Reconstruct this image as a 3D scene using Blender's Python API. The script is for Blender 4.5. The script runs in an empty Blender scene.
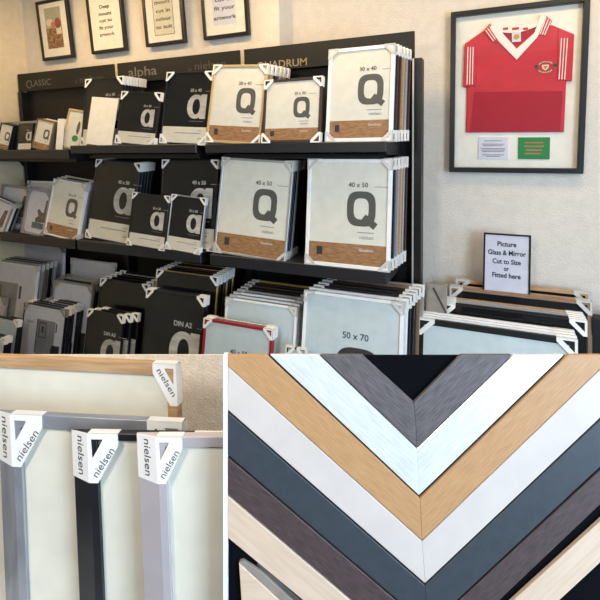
import bpy, bmesh, math, random
from mathutils import Vector, Matrix
random.seed(4)
S = bpy.context.scene
COL = S.collection
R_ = math.radians
CAMZ = 1.65
F = 440.0; CX, CY = 300.0, 177.0
# ---------------------------------------------------------------- camera model
yaw, pit, rol = R_(23.19), R_(5.56), R_(1.26)
fw = Vector((-math.sin(yaw)*math.cos(pit), math.cos(yaw)*math.cos(pit), -math.sin(pit)))
r0 = Vector((math.cos(yaw), math.sin(yaw), 0)); d0 = fw.cross(r0)
rt = r0*math.cos(rol) + d0*math.sin(rol)
dn = -r0*math.sin(rol) + d0*math.cos(rol)
EYE = Vector((0, 0, CAMZ))
def ray(x, y): return rt*((x-CX)/F) + dn*((y-CY)/F) + fw
def onY(x, y, d):                       # point seen at pixel x, y on the plane Y = d
    v = ray(x, y); return EYE + v*(d/v.y)
cam_d = bpy.data.cameras.new('camera'); cam = bpy.data.objects.new('camera', cam_d); COL.objects.link(cam)
m3 = Matrix((rt, -dn, -fw)).transposed()
cam.matrix_world = Matrix.Translation(EYE) @ m3.to_4x4()
cam_d.sensor_width = 36; cam_d.lens = 36*F/600
cam_d.shift_x = 0.0; cam_d.shift_y = -(300-CY)/600
cam_d.clip_start = .02
S.camera = cam
# ---------------------------------------------------------------- materials
def srgb(c): return tuple(((v/255)/12.92 if v/255 <= .04045 else ((v/255+.055)/1.055)**2.4) for v in c)+(1,)
MATS = {}
def mat(name, col, rough=.5, metal=0, spec=.5, wood=None, bump=None, var=0, scale=20, stretch=(1, 1, 1)):
    m = bpy.data.materials.new(name); m.use_nodes = True; nt = m.node_tree
    b = nt.nodes['Principled BSDF']
    b.inputs['Base Color'].default_value = srgb(col); b.inputs['Roughness'].default_value = rough
    b.inputs['Metallic'].default_value = metal; b.inputs['Specular IOR Level'].default_value = spec
    tc = nt.nodes.new('ShaderNodeTexCoord'); mp = nt.nodes.new('ShaderNodeMapping')
    nt.links.new(tc.outputs['Object'], mp.inputs['Vector']); mp.inputs['Scale'].default_value = stretch
    nz = nt.nodes.new('ShaderNodeTexNoise'); nz.inputs['Scale'].default_value = scale; nz.inputs['Detail'].default_value = 5
    nt.links.new(mp.outputs['Vector'], nz.inputs['Vector'])
    c2 = wood if wood else tuple(max(0, v*(1-max(var, .03))) for v in col)
    rp = nt.nodes.new('ShaderNodeValToRGB'); rp.color_ramp.elements[0].color = srgb(c2); rp.color_ramp.elements[1].color = srgb(col)
    rp.color_ramp.elements[0].position = .35; rp.color_ramp.elements[1].position = .62
    nt.links.new(nz.outputs['Fac'], rp.inputs['Fac']); nt.links.new(rp.outputs['Color'], b.inputs['Base Color'])
    if bump:
        n2 = nt.nodes.new('ShaderNodeTexNoise'); n2.inputs['Scale'].default_value = bump[0]; n2.inputs['Detail'].default_value = 3
        nt.links.new(tc.outputs['Object'], n2.inputs['Vector'])
        bp = nt.nodes.new('ShaderNodeBump'); bp.inputs['Strength'].default_value = bump[1]; bp.inputs['Distance'].default_value = bump[2]
        nt.links.new(n2.outputs['Fac'], bp.inputs['Height']); nt.links.new(bp.outputs['Normal'], b.inputs['Normal'])
    MATS[name] = m; return m
def glassmat(name, k, rough=.03):
    m = bpy.data.materials.new(name); m.use_nodes = True; nt = m.node_tree; nt.nodes.clear()
    o = nt.nodes.new('ShaderNodeOutputMaterial'); mx = nt.nodes.new('ShaderNodeMixShader')
    t = nt.nodes.new('ShaderNodeBsdfTransparent'); g = nt.nodes.new('ShaderNodeBsdfGlossy')
    lw = nt.nodes.new('ShaderNodeLayerWeight'); lw.inputs['Blend'].default_value = .5
    pw = nt.nodes.new('ShaderNodeMath'); pw.operation = 'POWER'; pw.inputs[1].default_value = 4
    fr = nt.nodes.new('ShaderNodeMath'); fr.operation = 'MULTIPLY_ADD'; fr.inputs[1].default_value = .8; fr.inputs[2].default_value = k
    nt.links.new(lw.outputs['Facing'], pw.inputs[0]); nt.links.new(pw.outputs[0], fr.inputs[0])
    g.inputs['Roughness'].default_value = rough
    t.inputs['Color'].default_value = (.985, .99, .987, 1)
    nt.links.new(fr.outputs[0], mx.inputs[0]); nt.links.new(t.outputs[0], mx.inputs[1]); nt.links.new(g.outputs[0], mx.inputs[2])
    nt.links.new(mx.outputs[0], o.inputs['Surface']); MATS[name] = m; return m
W3 = (2, 30, 30)
mat('wall_plaster', (222, 214, 202), .85, bump=(130, .6, .006))
mat('wall_tan', (120, 123, 128), .85)
mat('wall_smooth', (226, 206, 170), .8, bump=(160, .2, .002))
mat('ceiling_white', (235, 232, 225), .9)
mat('floor_carpet', (70, 72, 78), .95, var=.3, scale=200)
mat('black_metal', (13, 14, 17), .45, var=.2)
mat('black_board', (15, 15, 16), .6, var=.15)
mat('shelf_grey', (34, 35, 40), .45, var=.1)
mat('lettering_dim', (82, 78, 71), .5); mat('lettering_gold', (150, 138, 112), .4); mat('lettering_pale', (112, 108, 98), .45)
mat('black', (14, 14, 15), .4, var=.2); mat('navy_black', (16, 21, 40), .35, var=.2)
mat('white', (240, 240, 240), .4); mat('silver', (190, 190, 190), .35, metal=.6); mat('grey', (150, 150, 152), .45)
mat('gold', (205, 178, 130), .4, metal=.3); mat('brass', (190, 160, 95), .35, metal=.5)
mat('brown_dark', (62, 46, 42), .5, wood=(40, 30, 28), scale=6, stretch=W3); mat('bronze', (120, 102, 78), .4, metal=.3)
mat('oak', (196, 160, 120), .5, wood=(172, 134, 94), scale=5, stretch=W3); mat('mid_wood', (152, 120, 92), .5, wood=(122, 92, 66), scale=6, stretch=W3)
mat('red', (150, 24, 40), .4)
mat('paper_cream', (243, 238, 224), .7); mat('paper_black', (11, 13, 18), .6, spec=.15, var=.1); mat('paper_white', (240, 238, 234), .7)
mat('paper_grey', (218, 219, 230), .7, var=.04); mat('paper_pale', (214, 226, 228), .6); mat('paper_lilac', (222, 220, 234), .7)
mat('band_brown', (184, 136, 92), .6, wood=(150, 104, 64), scale=9, stretch=(3, 3, 14)); mat('band_pale', (240, 232, 216), .6)
mat('ink_grey', (92, 90, 84), .6); mat('ink_silver', (226, 220, 212), .5, var=.22, scale=4, stretch=(1, 1, 6)); mat('ink_dark', (52, 52, 56), .6)
mat('ink_sign', (38, 36, 40), .7); mat('ink_mid', (128, 128, 132), .6); mat('ink_blue', (96, 118, 136), .6, var=.2); mat('ink_cat', (120, 104, 96), .7, var=.45, scale=40)
mat('print_room', (150, 150, 154), .6, var=.12, scale=8); mat('print_dark', (46, 52, 58), .5, var=.3, scale=30)
mat('corner_plastic', (244, 242, 238), .4); mat('corner_clear', (205, 203, 198), .35); mat('corner_grey', (150, 146, 140), .4)
mat('label_blue', (190, 205, 240), .5)
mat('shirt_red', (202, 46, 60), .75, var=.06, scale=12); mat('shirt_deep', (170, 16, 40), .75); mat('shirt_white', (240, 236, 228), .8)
mat('mount_cream', (244, 238, 226), .8); mat('card_green', (30, 130, 62), .6); mat('gold_badge', (200, 150, 60), .5)
mat('art_sage', (172, 172, 146), .7); mat('art_mix', (176, 120, 84), .7, wood=(60, 56, 44), scale=60); mat('art_rust', (160, 72, 62), .7, var=.3, scale=40)
mat('art_orange', (196, 120, 84), .7); mat('art_pale', (222, 214, 190), .7)
mat('velvet', (7, 8, 14), .95, spec=.1, var=.3, scale=400)
mat('ash_grey', (106, 98, 98), .55, wood=(76, 70, 70), scale=7, stretch=(6, 90, 90))
mat('silver_leaf', (248, 249, 250), .3, metal=.3, wood=(228, 230, 233), scale=6, stretch=(4, 70, 70))
mat('oak_sample', (192, 148, 102), .5, wood=(176, 132, 88), scale=7, stretch=(5, 80, 80))
mat('white_sample', (208, 197, 188), .5); mat('charcoal_sample', (58, 64, 70), .5, var=.08, scale=60)
mat('wenge', (84, 68, 66), .55, wood=(58, 46, 46), scale=8, stretch=(6, 90, 90)); mat('cream_sample', (216, 192, 168), .5, wood=(206, 180, 154), scale=4, stretch=(3, 40, 40))
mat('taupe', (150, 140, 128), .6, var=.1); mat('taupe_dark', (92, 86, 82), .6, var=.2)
mat('steel', (160, 161, 166), .35, metal=.3, wood=(140, 141, 147), scale=5, stretch=(2, 40, 2)); mat('graphite', (40, 41, 46), .4, metal=.3, var=.2)
mat('lilac_alu', (190, 182, 186), .4, metal=.15); mat('rose_alu', (186, 170, 168), .4, metal=.15)
mat('plaster_rough', (242, 234, 222), .9, bump=(230, .9, .004), var=.05, scale=60)
mat('mat_green', (250, 243, 226), .6); mat('counter_white', (225, 225, 225), .5)
glassmat('glass', .022); glassmat('glass_soft', .02, .08)
# ---------------------------------------------------------------- object helpers
def tag(o, label=None, cat=None, group=None, kind=None):
    if label: o['label'] = label
    if cat: o['category'] = cat
    if group: o['group'] = group
    if kind: o['kind'] = kind
    return o
def empty(name, M=None):
    o = bpy.data.objects.new(name, None); o.empty_display_size = .05; COL.objects.link(o)
    if M is not None: o.matrix_world = M
    return o
def link(name, me, parent=None, M=None):
    o = bpy.data.objects.new(name, me); COL.objects.link(o)
    if parent is not None: o.parent = parent
    if M is not None:
        if parent is None: o.matrix_world = M
        else: o.matrix_local = M
    return o
class MB:
    def __init__(s): s.v = []; s.f = []
    def add(s, vs, fs):
        k = len(s.v); s.v += [tuple(v) for v in vs]; s.f += [tuple(i+k for i in f) for f in fs]; return s
    def box(s, x0, x1, y0, y1, z0, z1):
        return s.add([(x0,y0,z0),(x1,y0,z0),(x1,y1,z0),(x0,y1,z0),(x0,y0,z1),(x1,y0,z1),(x1,y1,z1),(x0,y1,z1)],
                     [(0,3,2,1),(4,5,6,7),(0,1,5,4),(1,2,6,5),(2,3,7,6),(3,0,4,7)])
    def prism(s, pts, y0, y1):           # polygon in x,z extruded along y
        n = len(pts); a = sum(pts[i][0]*pts[(i+1)%n][1]-pts[(i+1)%n][0]*pts[i][1] for i in range(n))
        if a < 0: pts = pts[::-1]
        return s.add([(p[0], y0, p[1]) for p in pts]+[(p[0], y1, p[1]) for p in pts],
              [tuple(range(n)), tuple(range(2*n-1, n-1, -1))]+[(i, i+n, (i+1)%n+n, (i+1)%n) for i in range(n)])
    def ring(s, outer, inner, y0, y1):   # closed band between two loops in x,z
        n = len(outer)
        vs = [(p[0], y0, p[1]) for p in outer]+[(p[0], y0, p[1]) for p in inner]+[(p[0], y1, p[1]) for p in outer]+[(p[0], y1, p[1]) for p in inner]
        fs = []
        for i in range(n):
            j = (i+1)%n
            fs += [(i, j, n+j, n+i), (2*n+i, 3*n+i, 3*n+j, 2*n+j), (i, 2*n+i, 2*n+j, j), (n+i, n+j, 3*n+j, 3*n+i)]
        return s.add(vs, fs)
    def mesh(s, name, m, bev=0):
        me = bpy.data.meshes.new(name); me.from_pydata(s.v, [], s.f)
        bm = bmesh.new(); bm.from_mesh(me); bmesh.ops.recalc_face_normals(bm, faces=bm.faces)
        if bev: bmesh.ops.bevel(bm, geom=[e for e in bm.edges if e.is_manifold and e.calc_face_angle(0) > .6], offset=bev, segments=1, affect='EDGES')
        bm.to_mesh(me); bm.free()
        me.materials.append(MATS[m] if isinstance(m, str) else m); return me
    def obj(s, name, m, parent=None, M=None, bev=0): return link(name, s.mesh(name, m, bev), parent, M)
def box(name, m, a, b, parent=None, bev=0): return MB().box(a[0], b[0], a[1], b[1], a[2], b[2]).obj(name, m, parent, None, bev)
_tx = {}
def text_verts(t, bold):
    k = (t, bold)
    if k not in _tx:
        c = bpy.data.curves.new('t', 'FONT'); c.body = t; c.size = 1; c.offset = .012*bold; c.resolution_u = 3; c.space_character = 1.0
        o = bpy.data.objects.new('t', c); COL.objects.link(o)
        me = bpy.data.meshes.new_from_object(o.evaluated_get(bpy.context.evaluated_depsgraph_get()))
        vs = [v.co.copy() for v in me.vertices]; fs = [tuple(p.vertices) for p in me.polygons]
        x0 = min(v.x for v in vs); x1 = max(v.x for v in vs)
        bpy.data.objects.remove(o); bpy.data.curves.remove(c); bpy.data.meshes.remove(me)
        _tx[k] = (vs, fs, x0, x1)
    return _tx[k]
def text_mb(t, x, z, h=None, w=None, y=0, align='l', bold=1, mb=None, rot=0):
    """lettering laid into the x,z plane at depth y; h = letter height, w = total width"""
    vs, fs, x0, x1 = text_verts(t, bold)
    s = h/.7 if h else w/(x1-x0)
    sx = w/(x1-x0) if w else s
    off = {'l': -x0*sx, 'c': -(x0+x1)/2*sx, 'r': -x1*sx}[align]
    c, q = math.cos(rot), math.sin(rot)
    pts = []
    for v in vs:
        a, b = v.x*sx+off, v.y*s
        pts.append((x+a*c-b*q, y, z+a*q+b*c))
    mb = mb or MB()
    return mb.add(pts, fs)
def oval(cx, cz, rx, rz, n=28, p=2.0):
    o = []
    for i in range(n):
        a = 2*math.pi*i/n; c, s = math.cos(a), math.sin(a)
        o.append((cx+rx*math.copysign(abs(c)**(2/p), c), cz+rz*math.copysign(abs(s)**(2/p), s)))
    return o
def letter_mb(ch, cx, cz, h, y):
    mb = MB(); w = h*.84
    if ch == 'Q':
        mb.ring(oval(cx, cz, w/2, h/2, 36, 3.2), oval(cx, cz, w/2-h*.2, h/2-h*.2, 36, 3.0), y, y+.0004)
        c = (cx+w*.3, cz-h*.36); L = h*.22; t = h*.1
        dx, dz = .8, -.6
        mb.prism([(c[0]-dx*L-dz*t, c[1]-dz*L+dx*t), (c[0]+dx*L-dz*t, c[1]+dz*L+dx*t), (c[0]+dx*L+dz*t, c[1]+dz*L-dx*t), (c[0]-dx*L+dz*t, c[1]-dz*L-dx*t)], y-.0004, y)
    else:
        mb.ring(oval(cx-h*.06, cz, w*.5, h/2, 36, 2.1), oval(cx-h*.03, cz, w*.22, h*.32, 36, 2.1), y, y+.0004)
        mb.prism([(cx+w*.2, cz-h/2), (cx+w*.54, cz-h/2), (cx+w*.54, cz+h/2), (cx+w*.2, cz+h/2)], y-.0004, y)
    return mb
# ---------------------------------------------------------------- picture frame generator
_cache = {}
def cmesh(key, fn):
    if key not in _cache: _cache[key] = fn()
    return _cache[key]
def corner_mb(W, H, th, L, sx, sz):
    """card corner protector: a plate with a three sided hole in front, and flaps round the two sides"""
    mb = MB(); e = .0015
    def P(u, v): return ((-W/2-e+u) if sx < 0 else (W/2+e-u), (v-e) if sz < 0 else (H+e-v))
    c = .24*L
    o = [P(0,0), P(L,0), P(L,c), P(c,L), P(0,L)]
    i = [P(.14*L,.14*L), P(.72*L,.14*L), P(.66*L,.2*L), P(.2*L,.66*L), P(.14*L,.72*L)]
    mb.ring(o, i, -.003, -.0012)
    a, b = P(0,0), P(e*1.0,L)
    mb.box(min(a[0],b[0]), max(a[0],b[0]), -.003, th+.001, min(a[1],b[1]), max(a[1],b[1]))
    a, b = P(0,0), P(L,e)
    mb.box(min(a[0],b[0]), max(a[0],b[0]), -.003, th+.001, min(a[1],b[1]), max(a[1],b[1]))
    return mb
def frame(W, H, M, mould='black', mw=.012, th=.018, kind='blank', paper=None, size=None, corners='corner_plastic', L=.05, label=None, group=None,
          cat='picture frame', glass=True, which='all', name='picture_frame', detail=True):
    root = empty(name, M); tag(root, label, cat, group)
    k = (round(W, 3), round(H, 3), mw, th)
    def mk():
        o = [(-W/2,0),(W/2,0),(W/2,H),(-W/2,H)]; i = [(-W/2+mw,mw),(W/2-mw,mw),(W/2-mw,H-mw),(-W/2+mw,H-mw)]
        return MB().ring(o, i, 0, th).mesh('moulding', mould, .0012)
    link('moulding', cmesh(('m', mould)+k, mk), root)
    iw, ih = W-2*mw+.002, H-2*mw+.002; y = .006
    pm = paper or {'Q':'paper_cream','a':'paper_black','photo':'paper_grey','cat':'paper_grey','room':'paper_grey','dark':'paper_black'}.get(kind, 'paper_pale')
    ins = link('insert_sheet', cmesh(('i', pm)+k, lambda: MB().box(-iw/2, iw/2, y, th-.001, mw-.001, H-mw+.001).mesh('insert_sheet', pm)), root)
    e = y-.0008
    if kind in ('Q', 'a'):
        bh = ih*(.2 if kind == 'Q' else .23)
        link('printed_band', cmesh(('b', kind)+k, lambda: MB().box(-iw/2, iw/2, e, y, mw, mw+bh).mesh('printed_band', 'band_brown' if kind == 'Q' else 'band_pale')), ins)
        lh = H*(.32 if kind == 'Q' else .33); cx = W*(.16 if kind == 'Q' else .22); cz = H*(.545 if kind == 'Q' else .52)
        link('printed_letter', cmesh(('l', kind)+k, lambda: letter_mb(kind, cx, cz, lh, e).mesh('printed_letter', 'ink_grey' if kind == 'Q' else 'ink_silver')), ins)
        ink = 'ink_grey' if kind == 'Q' else 'ink_silver'
        if size:
            def ts():
                mb = text_mb(size, cx-lh*.39, cz+lh*.62, h=H*.042, y=e, bold=1.8)
                mb.box(cx+lh*.36, cx+lh*.75, e, e+.0003, cz+lh*.63, cz+lh*.63+H*.004)
                return mb.mesh('size_text', ink)
            link('size_text', cmesh(('s', kind, size)+k, ts), ins)
        if detail:
            if kind == 'Q':
                def tb():
                    mb = text_mb('nielsen', cx+lh*.38, mw+bh+H*.05, h=H*.034, y=e, align='r', bold=0)
                    mb.box(cx-lh*.1, cx+lh*.38, e, e+.0003, cz-lh*.68, cz-lh*.66)
                    return mb.mesh('brand_text', 'ink_mid')
                link('brand_text', cmesh(('n',)+k, tb), ins)
                link('range_text', cmesh(('r',)+k, lambda: text_mb('Quadrum', cx+lh*.38, mw+bh*.68, h=H*.024, y=e-.0006, align='r', bold=1).mesh('range_text', 'paper_white')), ins)
                link('stamp', cmesh(('st',)+k, lambda: MB().box(-W*.36, -W*.29, e-.0006, e, mw+bh*.36, mw+bh*.78).mesh('stamp', 'ink_dark')), ins)
            else:
                def tb():
                    mb = text_mb('nielsen', cx+lh*.38, mw+bh*.74, h=H*.02, y=e-.0006, align='r', bold=0)
                    mb.box(-W*.2, W*.36, e-.0006, e, mw+bh*.6, mw+bh*.64)
                    text_mb('alpha', cx+lh*.38, mw+bh*.28, h=H*.022, y=e-.0006, align='r', bold=1, mb=mb)
                    mb.box(cx-lh*.3, cx+lh*.38, e-.0006, e, cz-lh*.62, cz-lh*.6)
                    return mb.mesh('brand_text', 'ink_mid')
                link('brand_text', cmesh(('n2',)+k, tb), ins)
    elif kind == 'cat':
        link('printed_photo', cmesh(('c1',)+k, lambda: MB().prism([(-.02*W,.36*H),(.1*W,.42*H),(.02*W,.55*H),(.1*W,.58*H),(.2*W,.52*H),(.3*W,.5*H),(.34*W,.78*H),(.42*W,.8*H),(.42*W,.3*H),(.02*W,.28*H)], e, y).mesh('printed_photo', 'ink_cat')), ins)
        link('printed_strip', cmesh(('c2',)+k, lambda: MB().box(-.12*W, .38*W, e, y, .15*H, .28*H).mesh('printed_strip', 'ink_blue')), ins)
    elif kind == 'room':
        def r1():
            mb = MB().box(-.13*W, .28*W, e, y, .1*H, .78*H); return mb.mesh('printed_photo', 'print_room')
        link('printed_photo', cmesh(('r1',)+k, r1), ins)
        def r2():
            mb = MB(); mb.ring([(-.09*W,.5*H),(.08*W,.5*H),(.08*W,.74*H),(-.09*W,.74*H)], [(-.075*W,.515*H),(.065*W,.515*H),(.065*W,.725*H),(-.075*W,.725*H)], e-.0006, e)
            mb.box(-.025*W, .02*W, e-.0006, e, .58*H, .68*H); mb.box(.3*W, .325*W, e-.0006, e, .62*H, .76*H)
            mb.box(-.15*W, -.13*W, e-.0006, e, .25*H, .78*H); mb.box(-.2*W, 0, e-.0006, e, .05*H, .07*H)
            mb.prism([(.2*W,.06*H),(.42*W,.06*H),(.42*W,.42*H),(.24*W,.42*H)], e-.0006, e)
            return mb.mesh('printed_drawing', 'print_dark')
        link('printed_drawing', cmesh(('r2',)+k, r2), ins)
        link('size_text', cmesh(('r3',)+k, lambda: text_mb('DIN A3', -.4*W, .7*H, h=H*.035, y=e, bold=1).mesh('size_text', 'ink_mid')), ins)
    elif kind == 'size' and size:
        link('size_text', cmesh(('z', size)+k, lambda: text_mb(size, -.08*W, .73*H, h=H*.04, y=e, bold=1).mesh('size_text', 'ink_dark')), ins)
        link('printed_letter', cmesh(('zl',)+k, lambda: letter_mb('Q', .08*W, .5*H, .36*H, e).mesh('printed_letter', 'ink_dark')), ins)
    if glass:
        link('glass_pane', cmesh(('g',)+k, lambda: MB().box(-iw/2, iw/2, .0025, .004, mw-.001, H-mw+.001).mesh('glass_pane', 'glass')), root)
    if corners:
        for sx in (-1, 1):
            for sz in (-1, 1):
                if which == 'top' and sz < 0: continue
                link('corner_protector', cmesh(('c', corners, sx, sz, L)+k, lambda: corner_mb(W, H, th, L, sx, sz).mesh('corner_protector', corners)), root)
    return root
def pose(x, y, z, tilt=0, roll=0, turn=0):
    return Matrix.Translation((x, y, z)) @ Matrix.Rotation(roll, 4, 'Y') @ Matrix.Rotation(turn, 4, 'Z') @ Matrix.Rotation(-tilt, 4, 'X')
def shelf_fit(TL, TR, BL, BR, d, zs, tilt):
    """size and pose of a frame standing on a shelf from where its corners are seen"""
    a, b = onY(*BL, d), onY(*BR, d); X = (a.x+b.x)/2; W = b.x-a.x
    v = (ray(*TL)/ray(*TL).y + ray(*TR)/ray(*TR).y)/2
    z0 = zs-CAMZ
    H = (v.z*d - z0)/(math.cos(tilt)-v.z*math.sin(tilt))
    Xt = v.x*(d+H*math.sin(tilt))
    roll = math.asin(max(-.4, min(.4, (Xt-X)/H)))
    if abs(roll) < R_(2.2): roll = 0; X = X*.5+Xt*.5
    return W, H, X, roll
ORD = ['front', 'second', 'third', 'fourth', 'fifth', 'sixth', 'seventh', 'eighth', 'ninth', 'tenth']
NICE = {'black':'black','white':'white','silver':'silver','oak':'pale oak','brown_dark':'dark brown','mid_wood':'brown wooden','gold':'gold','grey':'grey','navy_black':'blue black','brass':'brass coloured','bronze':'bronze','lilac_alu':'lilac grey'}
def stack(front, W, H, X, y, z, tilt, roll, mats, step, where, th=.018, mw=.012, corners='corner_plastic', L=.05, kind='blank', which='all', rise=0, paper=None, group=None, dx=0):
    """the frames standing behind the front one, each a thing of its own"""
    for i, m in enumerate(mats):
        yy = y+step*(i+1)
        frame(W, H+rise*(i+1), pose(X+dx*(i+1)+random.uniform(-.002, .002), yy, z, tilt, roll), m, mw, th, kind, paper=paper, corners=corners, L=L, which=which, detail=False,
              label=f'{NICE.get(m, m)} frame, {ORD[i+1]} in stack {where}', group=group or f'frames in the stack {where}')
# ================================================================ SETTING
D1, D2 = 2.475, 2.68
XW = -3.435; XS = -.475*D1                     # left wall; where the wall steps back
CEIL = 2.85; XR = 2.2; YB = -2.6
tag(MB().box(XW-.1, XR+.1, YB-.1, 3.0, -.1, 0).obj('floor', 'floor_carpet'), kind='structure')
tag(MB().box(XW-.1, XR+.1, YB-.1, 3.0, CEIL, CEIL+.1).obj('ceiling', 'ceiling_white'), kind='structure')
tag(MB().prism([(XW-.1, D1), (XS, D1), (XS, D2), (XR+.1, D2), (XR+.1, 3.0), (XW-.1, 3.0)], 0, CEIL).obj('wall_back', 'wall_plaster', None, Matrix(((1,0,0,0),(0,0,1,0),(0,1,0,0),(0,0,0,1)))), kind='structure')
tag(MB().box(XW-.1, XW, YB, D1, 0, CEIL).obj('wall_left', 'wall_smooth'), kind='structure')
tag(MB().box(XW, XR, YB-.1, YB, 0, CEIL).obj('wall_front', 'wall_tan'), kind='structure')
WY0, WY1, WZ0, WZ1 = -2.2, 2.2, .5, 2.06         # shop window in the right wall
wr = MB().box(XR, XR+.1, YB, WY0, 0, CEIL).box(XR, XR+.1, WY1, D2, 0, CEIL).box(XR, XR+.1, WY0, WY1, 0, WZ0).box(XR, XR+.1, WY0, WY1, WZ1, CEIL)
tag(wr.obj('wall_right', 'wall_smooth'), kind='structure')
wf = MB()
for a in (WY0, -.75, .72, WY1-.05): wf.box(XR+.02, XR+.08, a, a+.05, WZ0, WZ1)
wf.box(XR+.02, XR+.08, WY0, WY1, WZ0, WZ0+.05)
tag(wf.obj('window_1', 'white'), kind='structure')
# ================================================================ SHELVING
T1L, T1, T2 = CAMZ-.066, CAMZ-.041, CAMZ-.653    # top of the shelves
def px(x, y, d): return onY(x, y, d).x
def bracket_mb(x, yf, yb, z0, z1):
    mb = MB()
    # side plate in the y,z plane, deeper at the back
    pts = [(yf, z0), (yf, z1), (yb, z1+.02), (yb, z0-.06), (yb-.03, z0-.09), (yb-.09, z0-.02)]
    mb.prism([(p[0], p[1]) for p in pts], -.002, .002)
    mb.v = [(x+v[1], v[0], v[2]) for v in mb.v]
    return mb
HZ0, HZ1 = CAMZ+.379, CAMZ+.515
bays = [(-3.41, -2.412, T1L, 'black shelving bay beside the side wall with a pale serif header'),
        (-2.375, -1.398, T1, 'black shelving bay in the middle, rounded lower case lettering on its header'),
        (-1.365, -.358, T1, 'black shelving bay nearest the hanging shirt, square gold capitals on its header')]
for bi, (xa, xb, t1, lab) in enumerate(bays):
    u = empty('shelving_unit', Matrix.Translation(((xa+xb)/2, 2.2, 0))); tag(u, lab, 'shelving', 'bays of the wall shelving')
    IM = u.matrix_world.inverted()
    def part(mb, name, m, bev=0, par=None):
        return mb.obj(name, m, par or u, IM if par is None else None, bev)
    hb = part(MB().box(xa, xb, 2.37, 2.385, HZ0, HZ1), 'header_board', 'black_board')
    part(MB().box(xa+.02, xb-.02, 2.42, 2.435, .05, HZ0+.05), 'back_panel', 'black_board')
    sa, sb = (-3.42, -2.462) if bi == 0 else ((-2.440, px(196, 150, 2.0)) if bi == 1 else (px(205, 149, 2.0), -.428))
    part(MB().box(sa, sb, 2.0, 2.42, t1-(.058 if bi == 0 else .05), t1), 'upper_shelf', 'shelf_grey', .003)
    part(MB().box(sa, sb, 2.0, 2.42, T2-.062, T2), 'lower_shelf', 'shelf_grey', .003)
    part(MB().box(sa, sb, 1.72, 2.42, .04, .1), 'base_shelf', 'shelf_grey', .003)
    for zz in (t1, T2):
        for xx in (sa+.004, sb-.001):
            part(bracket_mb(xx, 2.01, 2.40, zz-.06, zz-.005), 'bracket', 'black_metal')
        part(MB().box(sa+.05, sb-.05, 2.1, 2.42, zz-.085, zz-.061), 'support_rail', 'black_metal')
    posts = (xa-.018, xb+.018) if bi == 2 else (xa-.018,)
    if bi == 0: posts = (-3.39,)
    for xx in posts:
        part(MB().box(xx-.018, xx+.02, 2.36, 2.45, 0, CAMZ+.376), 'post', 'black_metal')
    # header lettering
    yb_ = 2.3692
    def at(x, y): p = onY(x, y, yb_); return p
    if bi == 0:
        a, b = at(26.5, 88), at(51, 85)
        mb = MB(); text_mb('C', a.x, a.z-.005, h=.062, w=.05, y=yb_, mb=mb, bold=0); text_mb('LASSIC', a.x+.055, a.z+.008, h=.046, w=(b.x-a.x)-.055, y=yb_, mb=mb, bold=0)
        mb.obj('lettering', 'lettering_pale', hb)
        a = at(75, 83); mb = text_mb('by', a.x, a.z, h=.02, y=yb_, bold=0); mb.obj('lettering', 'lettering_dim', hb); a = at(80, 83); mb = text_mb('nielsen', a.x, a.z, h=.05, w=at(103, 80).x-a.x, y=yb_, bold=0)
        mb.obj('lettering', 'lettering_dim', hb)
    elif bi == 1:
        a, b = at(128.5, 77), at(157, 75)
        text_mb('alpha', a.x, a.z, h=.062, w=b.x-a.x, y=yb_).obj('lettering', 'lettering_pale', hb)
        a = at(188.5, 71); mb = text_mb('by', a.x, a.z, h=.022, y=yb_, bold=0); mb.obj('lettering', 'lettering_dim', hb); a = at(195, 70); mb = text_mb('nielsen', a.x, a.z, h=.05, w=at(226, 67).x-a.x, y=yb_, bold=0)
        mb.obj('lettering', 'lettering_dim', hb)
    else:
        a, b = at(257, 69.5), at(307, 65)
        text_mb('QUADRUM', a.x, a.z, h=.042, w=b.x-a.x, y=yb_).obj('lettering', 'lettering_gold', hb)
        a = at(352, 54.5); text_mb('by nielsen', a.x, a.z, h=.045, w=.2, y=yb_, bold=0).obj('lettering', 'lettering_dim', hb)
    for o in hb.children: o.matrix_parent_inverse = Matrix.Identity(4)
# ================================================================ FRAMES ON THE TOP SHELF
SD = 2.018
def shelf_frame(c, zs, label, d=SD, tilt=10, st=None, **k):
    t = R_(tilt); W, H, X, roll = shelf_fit(*c, d, zs, t)
    frame(W, H, pose(X, d, zs, t, roll), label=label, **k)
    if st:
        mats, step, where = st[0], st[1], st[2]
        kk = dict(st[3]) if len(st) > 3 else {}
        stack(None, W, H, X, d, zs, t, roll, mats, step, where, **{**dict(th=k.get('th', .018), mw=k.get('mw', .012), L=k.get('L', .05), corners=k.get('corners', 'corner_plastic')), **kk})
shelf_frame(((1,123.5),(13.5,123),(-5,149.5),(7.5,149)), T1L, 'small dark frame with a cream letter sheet, at the outer end of the top shelf', mould='navy_black', mw=.008, th=.02, kind='Q', corners=None,
            st=(['black', 'navy_black'], .022, 'behind the small dark cream-sheeted frame', dict(kind='dark')))
shelf_frame(((18.5,123.5),(34,123),(16,149.5),(30.5,149.5)), T1L, 'small black frame with silver letter between two cream ones on the top shelf', mould='black', mw=.005, th=.016, kind='a', corners=None, size='10x15',
            st=(['black'], .02, 'behind the small black lettered frame'))
shelf_frame(((38,120.5),(54,118.5),(31,150),(48,150)), T1L, 'small bronze frame with cream sheet and grey Q on the top shelf', mould='bronze', mw=.008, th=.02, kind='Q', corners=None,
            st=(['bronze', 'oak', 'white'], .022, 'behind the small bronze frame'))
def leaf(name, c, zs, d, m, label, cat, th=.003, tilt=8, group=None):
    t = R_(tilt); W, H, X, roll = shelf_fit(*c, d, zs, t)
    o = MB().box(-W/2, W/2, 0, th, 0, H).obj(name, m, None, pose(X, d, zs, t, roll), .0004)
    return tag(o, label, cat, group), W, H
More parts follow.
